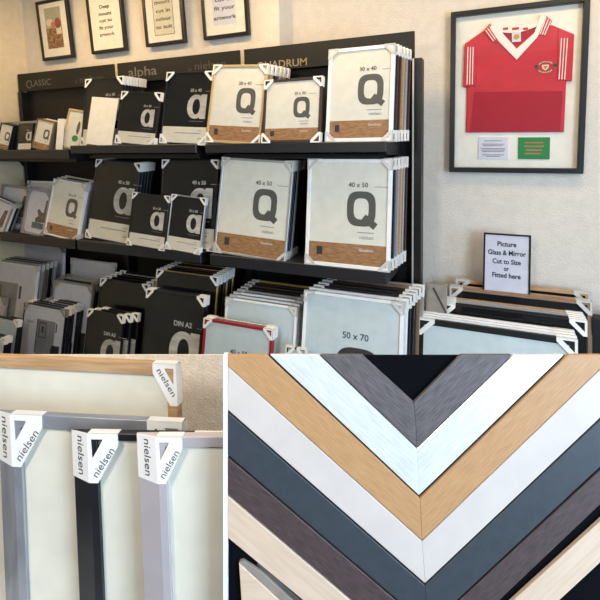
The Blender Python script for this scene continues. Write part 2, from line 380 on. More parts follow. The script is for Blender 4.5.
leaf('mount_card', ((56,119),(66.5,118.5),(55.5,149.5),(62,149.5)), T1L, 2.03, 'paper_white', 'narrow white card standing beside the small bronze frame', 'card')
leaf('mount_card', ((59,119.5),(70,119),(59,149.5),(66,149.5)), T1L, 2.06, 'paper_white', 'narrow white card behind the first, beside the tilted cream picture', 'card')
t_ = ((70.5,110.5),(85,109),(59.5,149.5),(78,147))
W, H, X, roll = shelf_fit(*t_, 2.04, T1L, R_(12))
fr = frame(W, H, pose(X, 2.045, T1L+.004, R_(12), roll), 'gold', .012, .016, 'blank', paper='paper_cream', corners=None, label='cream framed picture of a green plant, slumped sideways on the top shelf', cat='picture frame')
ins = [c for c in fr.children if c.name.startswith('insert')][0]
MB().prism(oval(.02, H*.28, W*.16, H*.08, 12), .0052, .006).obj('printed_plant', 'card_green', ins)
MB().prism(oval(.03, H*.55, W*.08, H*.17, 12), .0052, .006).obj('printed_stem', 'ink_cat', ins)
# landscape frames lying in a flat pile behind the small ones
pile = [(6, 36, 'grey', .2), (14, 47, 'oak', .182), (7, 36, 'mid_wood', .16), (5, 44, 'oak', .138), (8, 46, 'brown_dark', .112), (5, 45, 'oak', .086), (7, 46, 'grey', .06), (6, 45, 'mid_wood', .034), (5, 46, 'black', .008)]
pz = T1L
hts = .0225
for i, (xa, xb, m, _) in enumerate(pile[::-1]):
    x0, x1 = px(xa, 117, 2.17), px(xb, 117, 2.17)
    Wd, Hd = x1-x0, .17
    frame(Wd, Hd, Matrix.Translation(((x0+x1)/2, 2.17, pz+hts)) @ Matrix.Rotation(-math.pi/2, 4, 'X'), m, .012, .021, 'blank', corners=None,
          label=f'{NICE[m]} frame lying flat, {["lowest","second","third","fourth","fifth","sixth","seventh","next to topmost","topmost"][i]} of the pile behind small frames', group='frames lying in the flat pile', detail=False)
    pz += hts
shelf_frame(((87,79),(123.5,76.5),(80,145),(118,144.5)), T1, 'large black frame mostly hidden by a tall cream card', d=2.05, mould='black', mw=.008, kind='a', size='40 x 50', L=.055,
            st=(['black']*7, .026, 'running back from the frame hidden by the cream card', dict(which='top')))
leaf('sheet_of_card', ((92,98),(118.5,96.5),(85.5,145.5),(111.5,145)), T1, 2.02, 'paper_cream', 'blank cream card propped against the large black frame', 'card', tilt=9)
shelf_frame(((122.5,92.5),(161.5,91),(115,144.5),(154.5,144)), T1, 'mid-size black letter frame between the cream card and the taller black frame', d=2.005, mould='black', mw=.007, kind='a', size='24 x 30', L=.052, th=.02)
shelf_frame(((168.5,73.5),(212,69.5),(159.5,144.5),(205.5,143.5)), T1, 'tall black frame with silver letter beside the gold one on the top shelf', mould='black', mw=.007, kind='a', size='30 x 40', L=.055, th=.02)
shelf_frame(((214.5,66.5),(268,62),(205,143.5),(259.5,143)), T1, 'gold-edged frame with cream sheet and large grey Q, top shelf', d=2.012, mould='gold', mw=.014, kind='Q', size='30 x 40', L=.055,
            st=(['oak', 'brown_dark', 'silver', 'oak', 'brown_dark'], .04, 'running back from the gold-edged frame', dict(dx=.005)))
shelf_frame(((267,81),(322.5,75),(260.5,143.5),(319,143)), T1, 'lower dark brown frame with cream Q sheet between gold and white frames', d=2.0, mould='brown_dark', mw=.014, kind='Q', size='20 x 30', L=.052, th=.024)
shelf_frame(((329,51.5),(395.5,41.5),(325,140.5),(392,140)), T1, 'largest white Q frame at the end of the top shelf', mould='white', mw=.018, kind='Q', size='30 x 40', L=.052, th=.022, corners='corner_clear',
            st=(['brown_dark', 'brown_dark', 'oak', 'silver', 'brown_dark'], .04, 'at the end of the top shelf', dict(dx=.0075, corners='corner_plastic')))
# ================================================================ FRAMES ON THE MIDDLE SHELF
shelf_frame(((-20,197),(11.5,195.5),(-34,229),(0,231)), T2, 'white-cornered photo frame at the outer end of the middle shelf', d=2.0, tilt=16, mould='grey', mw=.008, kind='cat', L=.03, corners='corner_clear', th=.016,
            st=(['white', 'black', 'silver'], .019, 'at the outer end of the middle shelf', dict(kind='cat')))
shelf_frame(((4,186),(27.5,185),(-4,229),(22,231)), T2, 'grey-edged photo frame standing half hidden at the shelf end', d=2.11, tilt=12, mould='grey', mw=.018, kind='cat', L=.045, corners='corner_grey')
shelf_frame(((29,180.5),(57,181.5),(24,228),(56,231)), T2, 'pale frame whose top shows above the grey photo frame', d=2.2, tilt=10, mould='white', mw=.014, kind='blank', paper='paper_grey', L=.045, corners='corner_grey')
shelf_frame(((28,190),(52.5,188.5),(20.5,230.5),(43,235)), T2, 'grey mottled photo frame beside the cream Q frame, middle shelf', d=2.02, tilt=12, mould='grey', mw=.016, kind='cat', L=.05, corners='corner_grey')
shelf_frame(((53.5,181.5),(88,180.5),(43.5,235),(76.5,239)), T2, 'white frame with cream Q sheet beside the grey photo frame, middle shelf', d=2.02, tilt=12, mould='white', mw=.01, kind='Q', size='24 x 30', L=.05, th=.024, corners='corner_clear',
            st=(['grey', 'black', 'silver'], .03, 'behind the small white Q frame', dict(rise=.004)))
shelf_frame(((97,161),(141,161),(85.5,240),(130,246)), T2, 'large black letter frame nearest the cream Q frame, middle shelf', d=2.045, tilt=11, mould='navy_black', mw=.009, kind='a', size='40 x 50', L=.055, th=.02,
            st=(['navy_black', 'black', 'navy_black', 'black'], .027, 'behind the large black frame nearest the cream Q'))
shelf_frame(((134,193.5),(169,194.5),(127,247.5),(164,250)), T2, 'small black letter frame with dark sides, overlapping the large black frame', d=1.995, tilt=10, mould='black', mw=.006, kind='a', size='20 x 30', L=.042, th=.022)
shelf_frame(((173,195),(205,197),(165.5,250),(199.5,253.5)), T2, 'small silver-edged black letter frame next to the large cream Q frame', d=1.995, tilt=10, mould='silver', mw=.006, kind='a', size='20 x 30', L=.042, th=.022)
shelf_frame(((163,160),(220,159.5),(157,247),(213.5,252.5)), T2, 'large black letter frame standing behind the two small black ones', d=2.05, tilt=9, mould='black', mw=.009, kind='a', size='40 x 50', L=.055, th=.022)
shelf_frame(((224,159.5),(292,158.5),(213.5,256),(285,263)), T2, 'large silver Q frame in the middle of the middle shelf', d=2.012, tilt=9, mould='silver', mw=.012, kind='Q', size='40 x 50', L=.055, th=.02, corners='corner_clear',
            st=(['navy_black', 'silver', 'navy_black', 'black'], .035, 'behind the large silver Q frame', dict(corners='corner_clear')))
shelf_frame(((310.5,159.5),(392.5,158.5),(303.5,263),(388,270)), T2, 'large white Q frame at the end of the middle shelf', d=2.005, tilt=8, mould='white', mw=.018, kind='Q', size='40 x 50', L=.055, th=.022, corners='corner_clear',
            st=(['navy_black', 'grey', 'oak', 'silver', 'brown_dark'], .04, 'at the end of the middle shelf', dict(dx=.0075, corners='corner_plastic')))
# ================================================================ FRAMES IN THE LOW BINS
BASE = .1
def bin_frame(TL, TR, d, label, tilt=12, st=None, base=BASE, turn=0, **k):
    t = R_(tilt); a, b = onY(*TL, d), onY(*TR, d); X = (a.x+b.x)/2; W = b.x-a.x; zt = (a.z+b.z)/2
    H = (zt-base)/math.cos(t); y = d-H*math.sin(t)
    frame(W, H, pose(X, y, base, t, 0, turn), label=label, **k)
    if st:
        kk = dict(st[3]) if len(st) > 3 else {}
        stack(None, W, H, X, y, base, t, 0, st[0], st[1], st[2], **{**dict(th=k.get('th', .018), mw=k.get('mw', .012), L=k.get('L', .05), corners=k.get('corners', 'corner_plastic')), **kk})
bin_frame((-38,258), (38,264.5), 2.10, 'pale room-print frame at the outer back of the low bins', mould='white', mw=.007, kind='room', corners='corner_clear', L=.04, th=.02,
          st=(['silver', 'bronze', 'black', 'grey'], .034, 'at the outer back of the low bins', dict(paper='paper_grey')))
bin_frame((18,239), (64,247), 2.33, 'tall white-edged frame whose top is under the shelf', mould='white', mw=.012, kind='blank', paper='paper_grey', corners='corner_grey', L=.06, tilt=6)
bin_frame((71,258), (115,263), 2.30, 'pale room-print frame standing far back beneath the shelf gap', mould='silver', mw=.01, kind='room', corners='corner_clear', tilt=8)
bin_frame((54,279), (93,287), 2.13, 'octagonal-looking pale frame behind the room-print frames', mould='grey', mw=.012, kind='room', corners='corner_grey', L=.055,
          st=(['black', 'silver', 'silver'], .034, 'behind the octagonal-looking pale frame', dict(rise=.004)))
bin_frame((10.5,296), (43,301.5), 2.08, 'pale frame in the row behind the large room print', mould='navy_black', mw=.006, kind='cat', corners='corner_plastic', L=.045,
          st=(['black', 'black', 'navy_black'], .028, 'behind the large room print'))
bin_frame((24.5,302.5), (66,310), 1.99, 'large room-print frame with a drawn doorway, front of the low bins', mould='navy_black', mw=.006, kind='room', corners='corner_grey', L=.05, th=.022,
          st=(['navy_black', 'navy_black'], .03, 'of the large drawn doorway print', dict(kind='room', corners='corner_plastic')))
bin_frame((50,300), (78,306), 2.06, 'dark-sided photo frame beside the large room print', mould='navy_black', mw=.006, kind='room', corners='corner_plastic', L=.045, th=.024,
          st=(['black', 'navy_black'], .03, 'of the dark-sided photo frame', dict()))
bin_frame((-24,294), (6,297), 2.02, 'pale photo frame half hidden behind the pale green glass frame', mould='silver', mw=.008, kind='room', corners='corner_grey', L=.055)
bin_frame((-30,312), (18,319), 1.84, 'pale green glass frame with navy side, foremost at the outer end', mould='navy_black', mw=.007, kind='blank', paper='paper_pale', corners='corner_plastic', L=.045, th=.03)
bin_frame((-36,330), (5,337), 1.70, 'dark blue frame with white corners in the outermost front place', mould='navy_black', mw=.007, kind='blank', paper='paper_pale', corners='corner_plastic', L=.04, th=.022,
          st=(['navy_black'], .026, 'in the outermost front place'))
bin_frame((101,277.5), (149,285), 2.08, 'black frame in the bin between pale prints and the brass-edged frame', mould='black', mw=.006, kind='dark', corners='corner_plastic', L=.055,
          st=(['black', 'black', 'silver', 'black'], .042, 'between pale prints and the brass-edged frame', dict(kind='dark', which='top')))
bin_frame((88,308.5), (123.5,316), 1.93, 'smaller black letter frame at the front of the black bin', mould='black', mw=.005, kind='a', size='DIN A3', corners='corner_plastic', L=.05, th=.02,
          st=(['navy_black', 'black'], .026, 'behind the smaller black letter frame', dict(kind='a', dx=.035)))
bin_frame((157,268.5), (218,277.5), 2.10, 'brass-edged black frame behind the large black letter frame', mould='brass', mw=.005, kind='dark', corners='corner_plastic', L=.055,
          st=(['black', 'brown_dark', 'oak', 'black', 'brass'], .034, 'behind the brass-edged frame', dict(kind='dark', which='top')))
bin_frame((147,288.5), (205,297.5), 1.99, 'large black letter frame beside the red frame in the bins', mould='black', mw=.006, kind='a', size='DIN A2', corners='corner_plastic', L=.055, th=.02,
          st=(['navy_black'], .026, 'beside the red frame'))
bin_frame((226,296.5), (297,308), 2.02, 'white-edged frame standing behind the red frame', mould='white', mw=.012, kind='blank', paper='paper_pale', corners='corner_clear', L=.05, th=.02,
          st=(['white', 'white', 'silver', 'black', 'brown_dark', 'black', 'brass'], .042, 'behind the red frame', dict(kind='dark', rise=.001, which='top')))
bin_frame((204,316.5), (273,331), 1.90, 'red frame with pale sheet at the front of the bins', mould='red', mw=.015, kind='size', size='40 x 50', paper='paper_pale', corners='corner_plastic', L=.055, th=.024,
          st=(['silver'], .03, 'of the red frame'))
bin_frame((286,346), (306,349), 1.88, 'narrow white-cornered frame low between red and white frames', mould='black', mw=.01, kind='blank', corners='corner_plastic', L=.05)
bin_frame((304.5,288), (404,304.5), 2.03, 'large pale frame reading 50 x 70 in the low bins', mould='white', mw=.016, kind='size', size='50 x 70', paper='paper_pale', corners='corner_clear', L=.06, th=.024,
          st=(['white', 'navy_black', 'black', 'brown_dark', 'mid_wood', 'silver'], .045, 'of the large pale 50 x 70 frame', dict(dx=.009, corners='corner_plastic', kind='dark', which='top')))
# ---- big frames leaning at the right wall
FB = .02
bin_frame((418,317), (577.5,340), 2.24, 'wide black frame with blue-grey glass, foremost under the sign', base=FB, mould='black', mw=.03, kind='blank', paper='paper_pale', corners='corner_plastic', L=.085, th=.026,
          st=(['white', 'white', 'white'], .031, 'of wide frames foremost under the sign', dict(mw=.03, th=.026, L=.085, which='top')))
bin_frame((441,302.5), (587,321.5), 2.40, 'wide dark mirror-like frame in the second row below the sign', base=FB, mould='black', mw=.006, kind='dark', corners='corner_plastic', L=.075, th=.02,
          st=(['black', 'silver', 'silver', 'oak'], .026, 'of dark frames in the second row below the sign', dict(mw=.012, L=.075, which='top')))
bin_frame((450,284), (592,304), 2.535, 'wide brown wooden frame just in front of the sign', base=FB, mould='mid_wood', mw=.02, kind='dark', corners='corner_clear', L=.07, th=.022, which='top',
          st=(['oak'], .026, 'of wooden frames at the sign', dict(mw=.02, which='top')))
bin_frame((456,277.5), (590,294), 2.61, 'wide wooden frame with black inside leaning on the wall behind the sign', base=FB, mould='oak', mw=.02, kind='dark', corners='corner_clear', L=.075, th=.022, which='top', tilt=5)
g = onY(426, 283, 2.36); g2 = onY(447, 286, 2.36)
gb = empty('wrapped_board', pose((g.x+g2.x)/2, 2.36-.1, 0.0, R_(7))); tag(gb, 'grey wrapped board standing between the shelving post and the wide frames', 'board')
Wg = g2.x-g.x; Hg = (g.z+g2.z)/2/math.cos(R_(7))
MB().box(-Wg/2, Wg/2, 0, .03, 0, Hg).obj('sheet', 'taupe', gb, None, .003)
MB().prism([(-.02, Hg-.02), (-.01, Hg-.02), (Wg/2, Hg-.14), (Wg/2, Hg-.155)], -.003, -.0005).obj('tape', 'ink_dark', gb)
a = onY(592.5, 318, 2.5); MB_ = MB().box(a.x, a.x+.35, 2.5, 2.56, 0, a.z)
tag(MB_.obj('dark_panel', 'black_board', None, None, .003), 'dark panel standing on the floor past the wide frames', 'panel')
# ---- sign
t = R_(7); a, b = onY(482, 291.5, 2.54), onY(529.5, 297.5, 2.54)
W, H, X, roll = shelf_fit((484.5,232.3),(532,235.8),(482,291),(529.5,297.5), 2.54, (a.z+b.z)/2, t)
sg = frame(W, H, pose(X, 2.54, (a.z+b.z)/2, t, roll), 'black', .009, .015, 'blank', paper='paper_lilac', corners=None, glass=True, name='framed_sign', cat='sign',
           label='black-framed printed notice about glass and mirror cutting, leaning on the wall')
ins = [c for c in sg.children if c.name.startswith('insert')][0]
for tx, fz, fwid in (('Picture', .79, .4), ('Glass & Mirror', .645, .8), ('Cut to Size', .5, .6), ('or', .385, .11), ('Fitted here', .27, .6)):
    text_mb(tx, 0, H*fz, h=H*.078, w=W*fwid, y=.0052, align='c', bold=2.2).obj('printed_line', 'ink_sign', ins)
# ================================================================ PICTURES HIGH ON THE WALL
def wall_picture(BL, BR, label, hfac, kind, lines=None):
    d = D1-.04; a, b = onY(*BL, d), onY(*BR, d); W = b.x-a.x; z = (a.z+b.z)/2; H = W*hfac
    r = empty('framed_picture', pose((a.x+b.x)/2, d, z, R_(-3.5))); tag(r, label, 'picture', 'black framed pictures high on the wall')
    mw = .022
    MB().ring([(-W/2,0),(W/2,0),(W/2,H),(-W/2,H)], [(-W/2+mw,mw),(W/2-mw,mw),(W/2-mw,H-mw),(-W/2+mw,H-mw)], 0, .028).obj('moulding', 'black', r, None, .0015)
    mt = MB().box(-W/2+mw, W/2-mw, .008, .02, mw, H-mw).obj('mount', 'mount_cream', r)
    if kind == 'art':
        x0, x1, z0, z1 = -.27*W, .24*W, .19*H, .87*H; e = .0072
        ar = MB().box(x0, x1, e, .008, z0, z1).obj('print', 'art_sage', mt)
        MB().box(x0, x1, e-.0006, e, z0, z0+.5*(z1-z0)).obj('printed_crowd', 'art_mix', mt)
        MB().prism(oval(.13*W, .6*H, .1*W, .09*H, 16), e-.0008, e).obj('printed_dome', 'art_rust', mt)
        MB().prism(oval(-.03*W, .58*H, .07*W, .06*H, 14), e-.0007, e).obj('printed_roof', 'art_orange', mt)
        MB().prism(oval(-.14*W, .63*H, .11*W, .06*H, 14), e-.0006, e).obj('printed_cloud', 'art_pale', mt)
        MB().box(.06*W, .22*W, e-.0008, e, .42*H, .53*H).obj('printed_wall', 'art_pale', mt)
    else:
        e = .0068
        if kind == 'bordered':
            MB().box(-.25*W, .25*W, .0072, .008, .15*H, .9*H).obj('sheet', 'art_pale', mt)
            MB().ring([(-.25*W,.15*H),(.25*W,.15*H),(.25*W,.9*H),(-.25*W,.9*H)], [(-.24*W,.157*H),(.24*W,.157*H),(.24*W,.893*H),(-.24*W,.893*H)], e, .0072).obj('ruled_border', 'ink_dark', mt)
        elif kind == 'sheet':
            MB().box(-.26*W, .24*W, .0072, .008, .18*H, .9*H).obj('sheet', 'paper_lilac', mt)
        for tx, fz, fwid in lines:
            text_mb(tx, 0, H*fz, h=H*.054, w=W*fwid*1.08, y=e, align='c', bold=1.8).obj('printed_line', 'ink_dark', mt)
    MB().box(-W/2+mw, W/2-mw, .003, .0045, mw, H-mw).obj('glass_pane', 'glass', r)
wall_picture((42.5,61), (73,57.3), 'black-framed townscape print with a rust dome, in the wall corner', 1.32, 'art')
wall_picture((91.5,54.5), (126,50), 'black-framed notice about a deep mount, second picture from the corner', 1.32, 'text',
             [('Deep', .70, .26), ('mount', .59, .34), ('cut to', .485, .34), ('fit your', .375, .38), ('artwork', .265, .40)])
wall_picture((145.8,47), (185.2,42.5), 'black-framed notice with a ruled border about mount colour', 1.32, 'bordered',
             [('mount', .61, .36), ('cut in', .484, .33), ('colour', .365, .36), ('to suit', .247, .38)])
wall_picture((203.5,40), (249,34.8), 'black-framed notice nearest the wall step about fitting artwork', 1.32, 'sheet',
             [('mount', .62, .36), ('cut to', .50, .36), ('fit your', .385, .42), ('artwork', .253, .46)])
# ================================================================ FRAMED SHIRT
SFD = D2-.045
P0 = onY(448.3, 171.7, SFD); P1 = onY(582.7, 174.3, SFD); P2 = onY(451.7, 10.3, SFD); P3 = onY(591.7, -3, SFD)
xl, xr_ = (P0.x+P2.x)/2, (P1.x+P3.x)/2; zb, zt = (P0.z+P1.z)/2, (P2.z+P3.z)/2
sf = empty('framed_shirt', Matrix.Translation(((xl+xr_)/2, SFD, zb))); tag(sf, 'red football shirt with white collar in a black box frame on the wall', 'framed shirt')
W, H = xr_-xl, zt-zb; mw = .026
MB().ring([(-W/2,0),(W/2,0),(W/2,H),(-W/2,H)], [(-W/2+mw,mw),(W/2-mw,mw),(W/2-mw,H-mw),(-W/2+mw,H-mw)], 0, .044).obj('moulding', 'black', sf, None, .002)
MB().box(-W/2+mw, W/2-mw, .036, .042, mw, H-mw).obj('mount', 'mount_cream', sf)
def sp(x, y, d=.03):
    p = onY(x, y, SFD+d); return (p.x-(xl+xr_)/2, p.z-zb)
def spoly(name, pts, m, d0, d1, parent, bev=0):
    return MB().prism([sp(x, y, d1) for x, y in pts], d0, d1).obj(name, m, parent, None, bev)
shirt = spoly('shirt', [(483,31.5),(464.5,44.5),(463,87.3),(467,87.5),(466,132.5),(563.7,132),(566,81),(571.7,81.3),(574,34.5),(552,25.5),(541,27),(535,32),(516.5,47),(502,35),(495,29)], 'shirt_red', .024, .036, sf, .003)
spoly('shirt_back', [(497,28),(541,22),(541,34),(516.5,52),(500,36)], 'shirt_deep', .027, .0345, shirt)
spoly('painted_reflection', [(474,92),(562.5,91),(560,131),(470,131.5)], 'shirt_deep', .0233, .0245, shirt)  # deeper red panel paints in the reflection lying on the glass
for q, pts in (('sleeve', [(464.5,44.5),(476,38),(476,85.5),(463,87.3)]), ('sleeve', [(574,34.5),(558,28),(557,79.5),(571.7,81.3)])):
    spoly(q, pts, 'shirt_red', .0195, .0255, shirt, .002)
spoly('collar', [(492,23.5),(495,22),(503,34),(516.5,49),(516.5,60),(499,42),(490,29)], 'shirt_white', .0165, .025, shirt, .001)
spoly('collar', [(541,14.5),(546,16),(537.5,37),(516.5,60),(516.5,49),(534,33.5)], 'shirt_white', .0165, .025, shirt, .001)
spoly('neck_band', [(492,23.5),(500,25.5),(515,25.5),(530,23.5),(541,18.5),(537,26.5),(523,31.5),(511,33),(501.5,32.5)], 'shirt_white', .021, .026, shirt)
for a, b in ((503, 508), (512, 519), (523, 528)):
    spoly('neck_print', [(a,27.8),(b,27.8-.1*(b-a)),(b,30.2-.1*(b-a)),(a,30.2)], 'shirt_red', .020, .021, shirt)
spoly('collar_wing', [(483,31.5),(490,23.8),(500,39),(494,43)], 'shirt_red', .0185, .026, shirt)
spoly('collar_wing', [(552,21),(544.5,15),(538.5,34.5),(545,36)], 'shirt_red', .0185, .026, shirt)
def stripe(a, b, w=.9, d=.0175):
    spoly('stripe', [(a[0]-w/2,a[1]),(a[0]+w/2,a[1]),(b[0]+w/2,b[1]),(b[0]-w/2,b[1])], 'shirt_white', d, d+.001, shirt)
for k in range(3):
    stripe((468+2.6*k, 47), (467+2.6*k, 84.5)); stripe((561.5+3*k, 38), (559+2.8*k, 79.5))
    stripe((485.5+2*k, 30-2*k), (493.5+2*k, 41-1.5*k), 1.1); stripe((550.8-2.3*k, 20.5-1.7*k), (544.6-2.3*k, 35-.3*k), 1.0)
nl = spoly('neck_label', [(511.8,32.3),(520.8,31.6),(521,41.5),(512,42.2)], 'paper_grey', .020, .0215, shirt)
cc = sp(516.5, 36.8, .02); MB().prism(oval(cc[0], cc[1], .014, .014, 16), .019, .020).obj('label_badge', 'gold_badge', shirt)
cc = sp(545.5, 67, .02)
MB().ring(oval(cc[0], cc[1], .043, .033, 30), oval(cc[0], cc[1], .031, .022, 30), .0222, .0236).obj('crest_ring', 'art_rust', shirt)
cr = MB()
for k in range(9):
    for s in (1, -1):
        an = math.pi/2*s+(k-4)*.22
        cr.prism(oval(cc[0]+.037*math.cos(an), cc[1]+.0275*math.sin(an), .0028, .0035, 6), .0212, .022)
cr.prism([(cc[0]-.016,cc[1]+.012),(cc[0]+.016,cc[1]+.012),(cc[0]+.014,cc[1]-.006),(cc[0],cc[1]-.018),(cc[0]-.014,cc[1]-.006)], .0225, .0236)
cr.obj('crest', 'art_pale', shirt)
MB().prism([(cc[0]-.011,cc[1]+.006),(cc[0]+.011,cc[1]+.006),(cc[0],cc[1]-.013)], .0215, .0225).obj('crest_shield', 'art_orange', shirt)
for s in (-1, 1): MB().prism(oval(cc[0]+s*.044, cc[1]+.006, .008, .008, 12), .0212, .0222).obj('crest_ball', 'ink_dark', shirt)
wc = spoly('text_card', [(478.7,137.2),(508,137.2),(507.7,159.2),(478.2,158.7)], 'paper_lilac', .031, .036, sf)
for i, (y, a, b) in enumerate(((140.5,484,502),(143.8,482,504.5),(145.3,483,503),(148.2,481,505),(149.7,481,505),(151.2,482,504),(154.5,482,504),(156,486,500))):
    spoly('printed_line', [(a,y),(b,y),(b,y+.7),(a,y+.7)], 'ink_mid', .0303, .031, wc)
gc = spoly('green_card', [(518.3,137.4),(550,137.2),(549.5,159.3),(518,159)], 'card_green', .031, .036, sf)
for i, (y, a, b) in enumerate(((142,525,543),(145.7,524,544),(149.5,526,542),(153,525,541))):
    spoly('printed_line', [(a,y),(b,y),(b,y+1.2),(a,y+1.2)], 'art_orange', .0303, .031, gc)
MB().box(-W/2+mw, W/2-mw, .008, .0105, mw, H-mw).obj('glass_pane', 'glass', sf)
# ================================================================ COUNTER DISPLAY: MOULDING SAMPLES ON A BLACK BOARD
DB = .65
MBOARD = Matrix.Translation(EYE) @ Matrix((rt, fw, -dn)).transposed().to_4x4()   # local x right, y away, z up along the sloping board
def bxz(x, y, w=DB): return ((x-CX)/F*w, -(y-CY)/F*w)
TOPY = 355.0
bd = empty('sample_board', MBOARD); tag(bd, 'black velvet display board carrying the moulding corners, white divider strip beside it', 'display board')
bl, br = bxz(227.8, TOPY), bxz(690, 786)
TH = .006
MB().box(bl[0], br[0], DB+TH, DB+TH+.004, br[1], bl[1]-.0035).obj('panel', 'velvet', bd)
e0 = bxz(223.3, TOPY)
MB().box(e0[0], bl[0]-.0002, DB-.001, DB+TH+.004, br[1], bl[1]).obj('divider_strip', 'white', bd)  # white strip added as the border between the two lower scenes
def line(p, q): return (p, q)
def ix(l1, l2):
    (x1,y1),(x2,y2) = l1; (x3,y3),(x4,y4) = l2
    d = (x1-x2)*(y3-y4)-(y1-y2)*(x3-x4); a = x1*y2-y1*x2; b = x3*y4-y3*x4
    return ((a*(x3-x4)-(x1-x2)*b)/d, (a*(y3-y4)-(y1-y2)*b)/d)
XL, XRr = 227.8, 690
def clip_arm(inner, outer, ai, ao, side):
    """four sided arm from the mitre (ai, ao) out to the board's edge, trimmed flush along the edge"""
    top = ((0, TOPY), (600, TOPY)); lim = XL if side < 0 else XRr; vert = ((lim, 0), (lim, 600))
    def end(l):
        p = ix(l, top); q = ix(l, vert)
        ok = p[0] >= lim if side < 0 else p[0] <= lim
        return (p, 'top') if ok else (q, 'side')
    (pi, ki), (po, ko) = end(inner), end(outer)
    pts = [ai, pi]
    if ki != ko: pts.append((lim, TOPY))
    return pts+[po, ao]
def sample(name, label, m, iL, iR, oL, oR, th=TH, y_off=0):
    ai, ao = ix(iL, iR), ix(oL, oR)
    root = empty('moulding_sample', MBOARD); tag(root, label, 'frame sample', 'frame corner samples on the black board')
    for side, i, o in ((-1, iL, oL), (1, iR, oR)):
        pts = [bxz(*p) for p in clip_arm(i, o, ai, ao, side)]
        a, b = bxz(*o[0]), bxz(*o[1]); ang = math.atan2(b[1]-a[1], b[0]-a[0])
        c = (sum(p[0] for p in pts)/len(pts), sum(p[1] for p in pts)/len(pts))
        ca, sa = math.cos(-ang), math.sin(-ang)
        loc = [((p[0]-c[0])*ca-(p[1]-c[1])*sa, (p[0]-c[0])*sa+(p[1]-c[1])*ca) for p in pts]
        M = Matrix.Translation((c[0], DB, c[1])) @ Matrix.Rotation(-ang, 4, 'Y')
        MB().prism(loc, y_off, th-.0003).obj('arm', m, root, M, .0007)
    return root
b0L, b0R = ((361,354),(414,402.5)), ((462,354),(414,402.5))
b1L, b1R = ((320,354.4),(417,447.5)), ((513,354),(417,447.5))
s0L, s0R = ((319,355.4),(416.8,449)), ((514,355),(417.2,449))
b2L, b2R = ((269,354),(419,495.5)), ((565,354),(419,495.5))
o0L, o0R = ((266,354.5),(420,499)), ((569.5,354),(420,499))
b3L, b3R = ((228,366),(422,540.5)), ((600,369),(422,540.5))
w0L, w0R = ((228,366.8),(422,541.6)), ((600,370),(422,541.6))
b4L, b4R = ((228,410),(425,583.5)), ((600,418),(425,583.5))
c0L, c0R = ((228,412.5),(425,586)), ((600,420.3),(425,586))
b5L, b5R = ((228,455),(397.6,600)), ((597,470),(457.5,600))
n0L, n0R = ((228,457.8),(394.6,600)), ((599.5,471),(460.5,600))
b6L, b6R = ((228,494.5),(351.6,600)), ((600,505),(500,600))
k0L, k0R = ((228,496.5),(349.3,600)), ((600,521.5),(515,599))
b7L, b7R = ((228,538),(302.6,600)), ((600,563),(560,600))
sample('a', 'ash grey grained moulding corner, innermost on the black board', 'ash_grey', b0L, b0R, b1L, b1R)
sample('b', 'shiny silver moulding corner between the ash grey and oak ones', 'silver_leaf', s0L, s0R, b2L, b2R)
sample('c', 'honey oak moulding corner between the silver and white ones', 'oak_sample', o0L, o0R, b3L, b3R)
sample('d', 'plain white moulding corner between the oak and charcoal ones', 'white_sample', w0L, w0R, b4L, b4R)
sample('e', 'matt charcoal moulding corner below the white one', 'charcoal_sample', c0L, c0R, b5L, b5R)
sample('f', 'dark brown wenge moulding corner below the charcoal one', 'wenge', n0L, n0R, b6L, b6R)
sample('g', 'cream limed moulding corner, outermost on the black board', 'cream_sample', k0L, k0R, b7L, b7R)
ce = empty('moulding_sample', MBOARD); tag(ce, 'short sawn cream moulding end in the board corner under the cream arm', 'frame sample', 'frame corner samples on the black board')
MB().prism([bxz(*p) for p in ((239,563),(290,610),(330,650),(245,650))], DB-.001, DB+TH-.003).obj('face', 'cream_sample', ce, None, .0006)
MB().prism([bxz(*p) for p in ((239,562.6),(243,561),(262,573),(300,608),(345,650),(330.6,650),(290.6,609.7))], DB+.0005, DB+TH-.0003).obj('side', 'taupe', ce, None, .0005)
MB().prism([bxz(*p) for p in ((256.5,566.5),(259,564.5),(302,604),(350,650),(345.5,650),(300.5,607.6),(262.5,572.6))], DB+.003, DB+TH-.0003).obj('rebate', 'taupe_dark', ce, None, .0005)
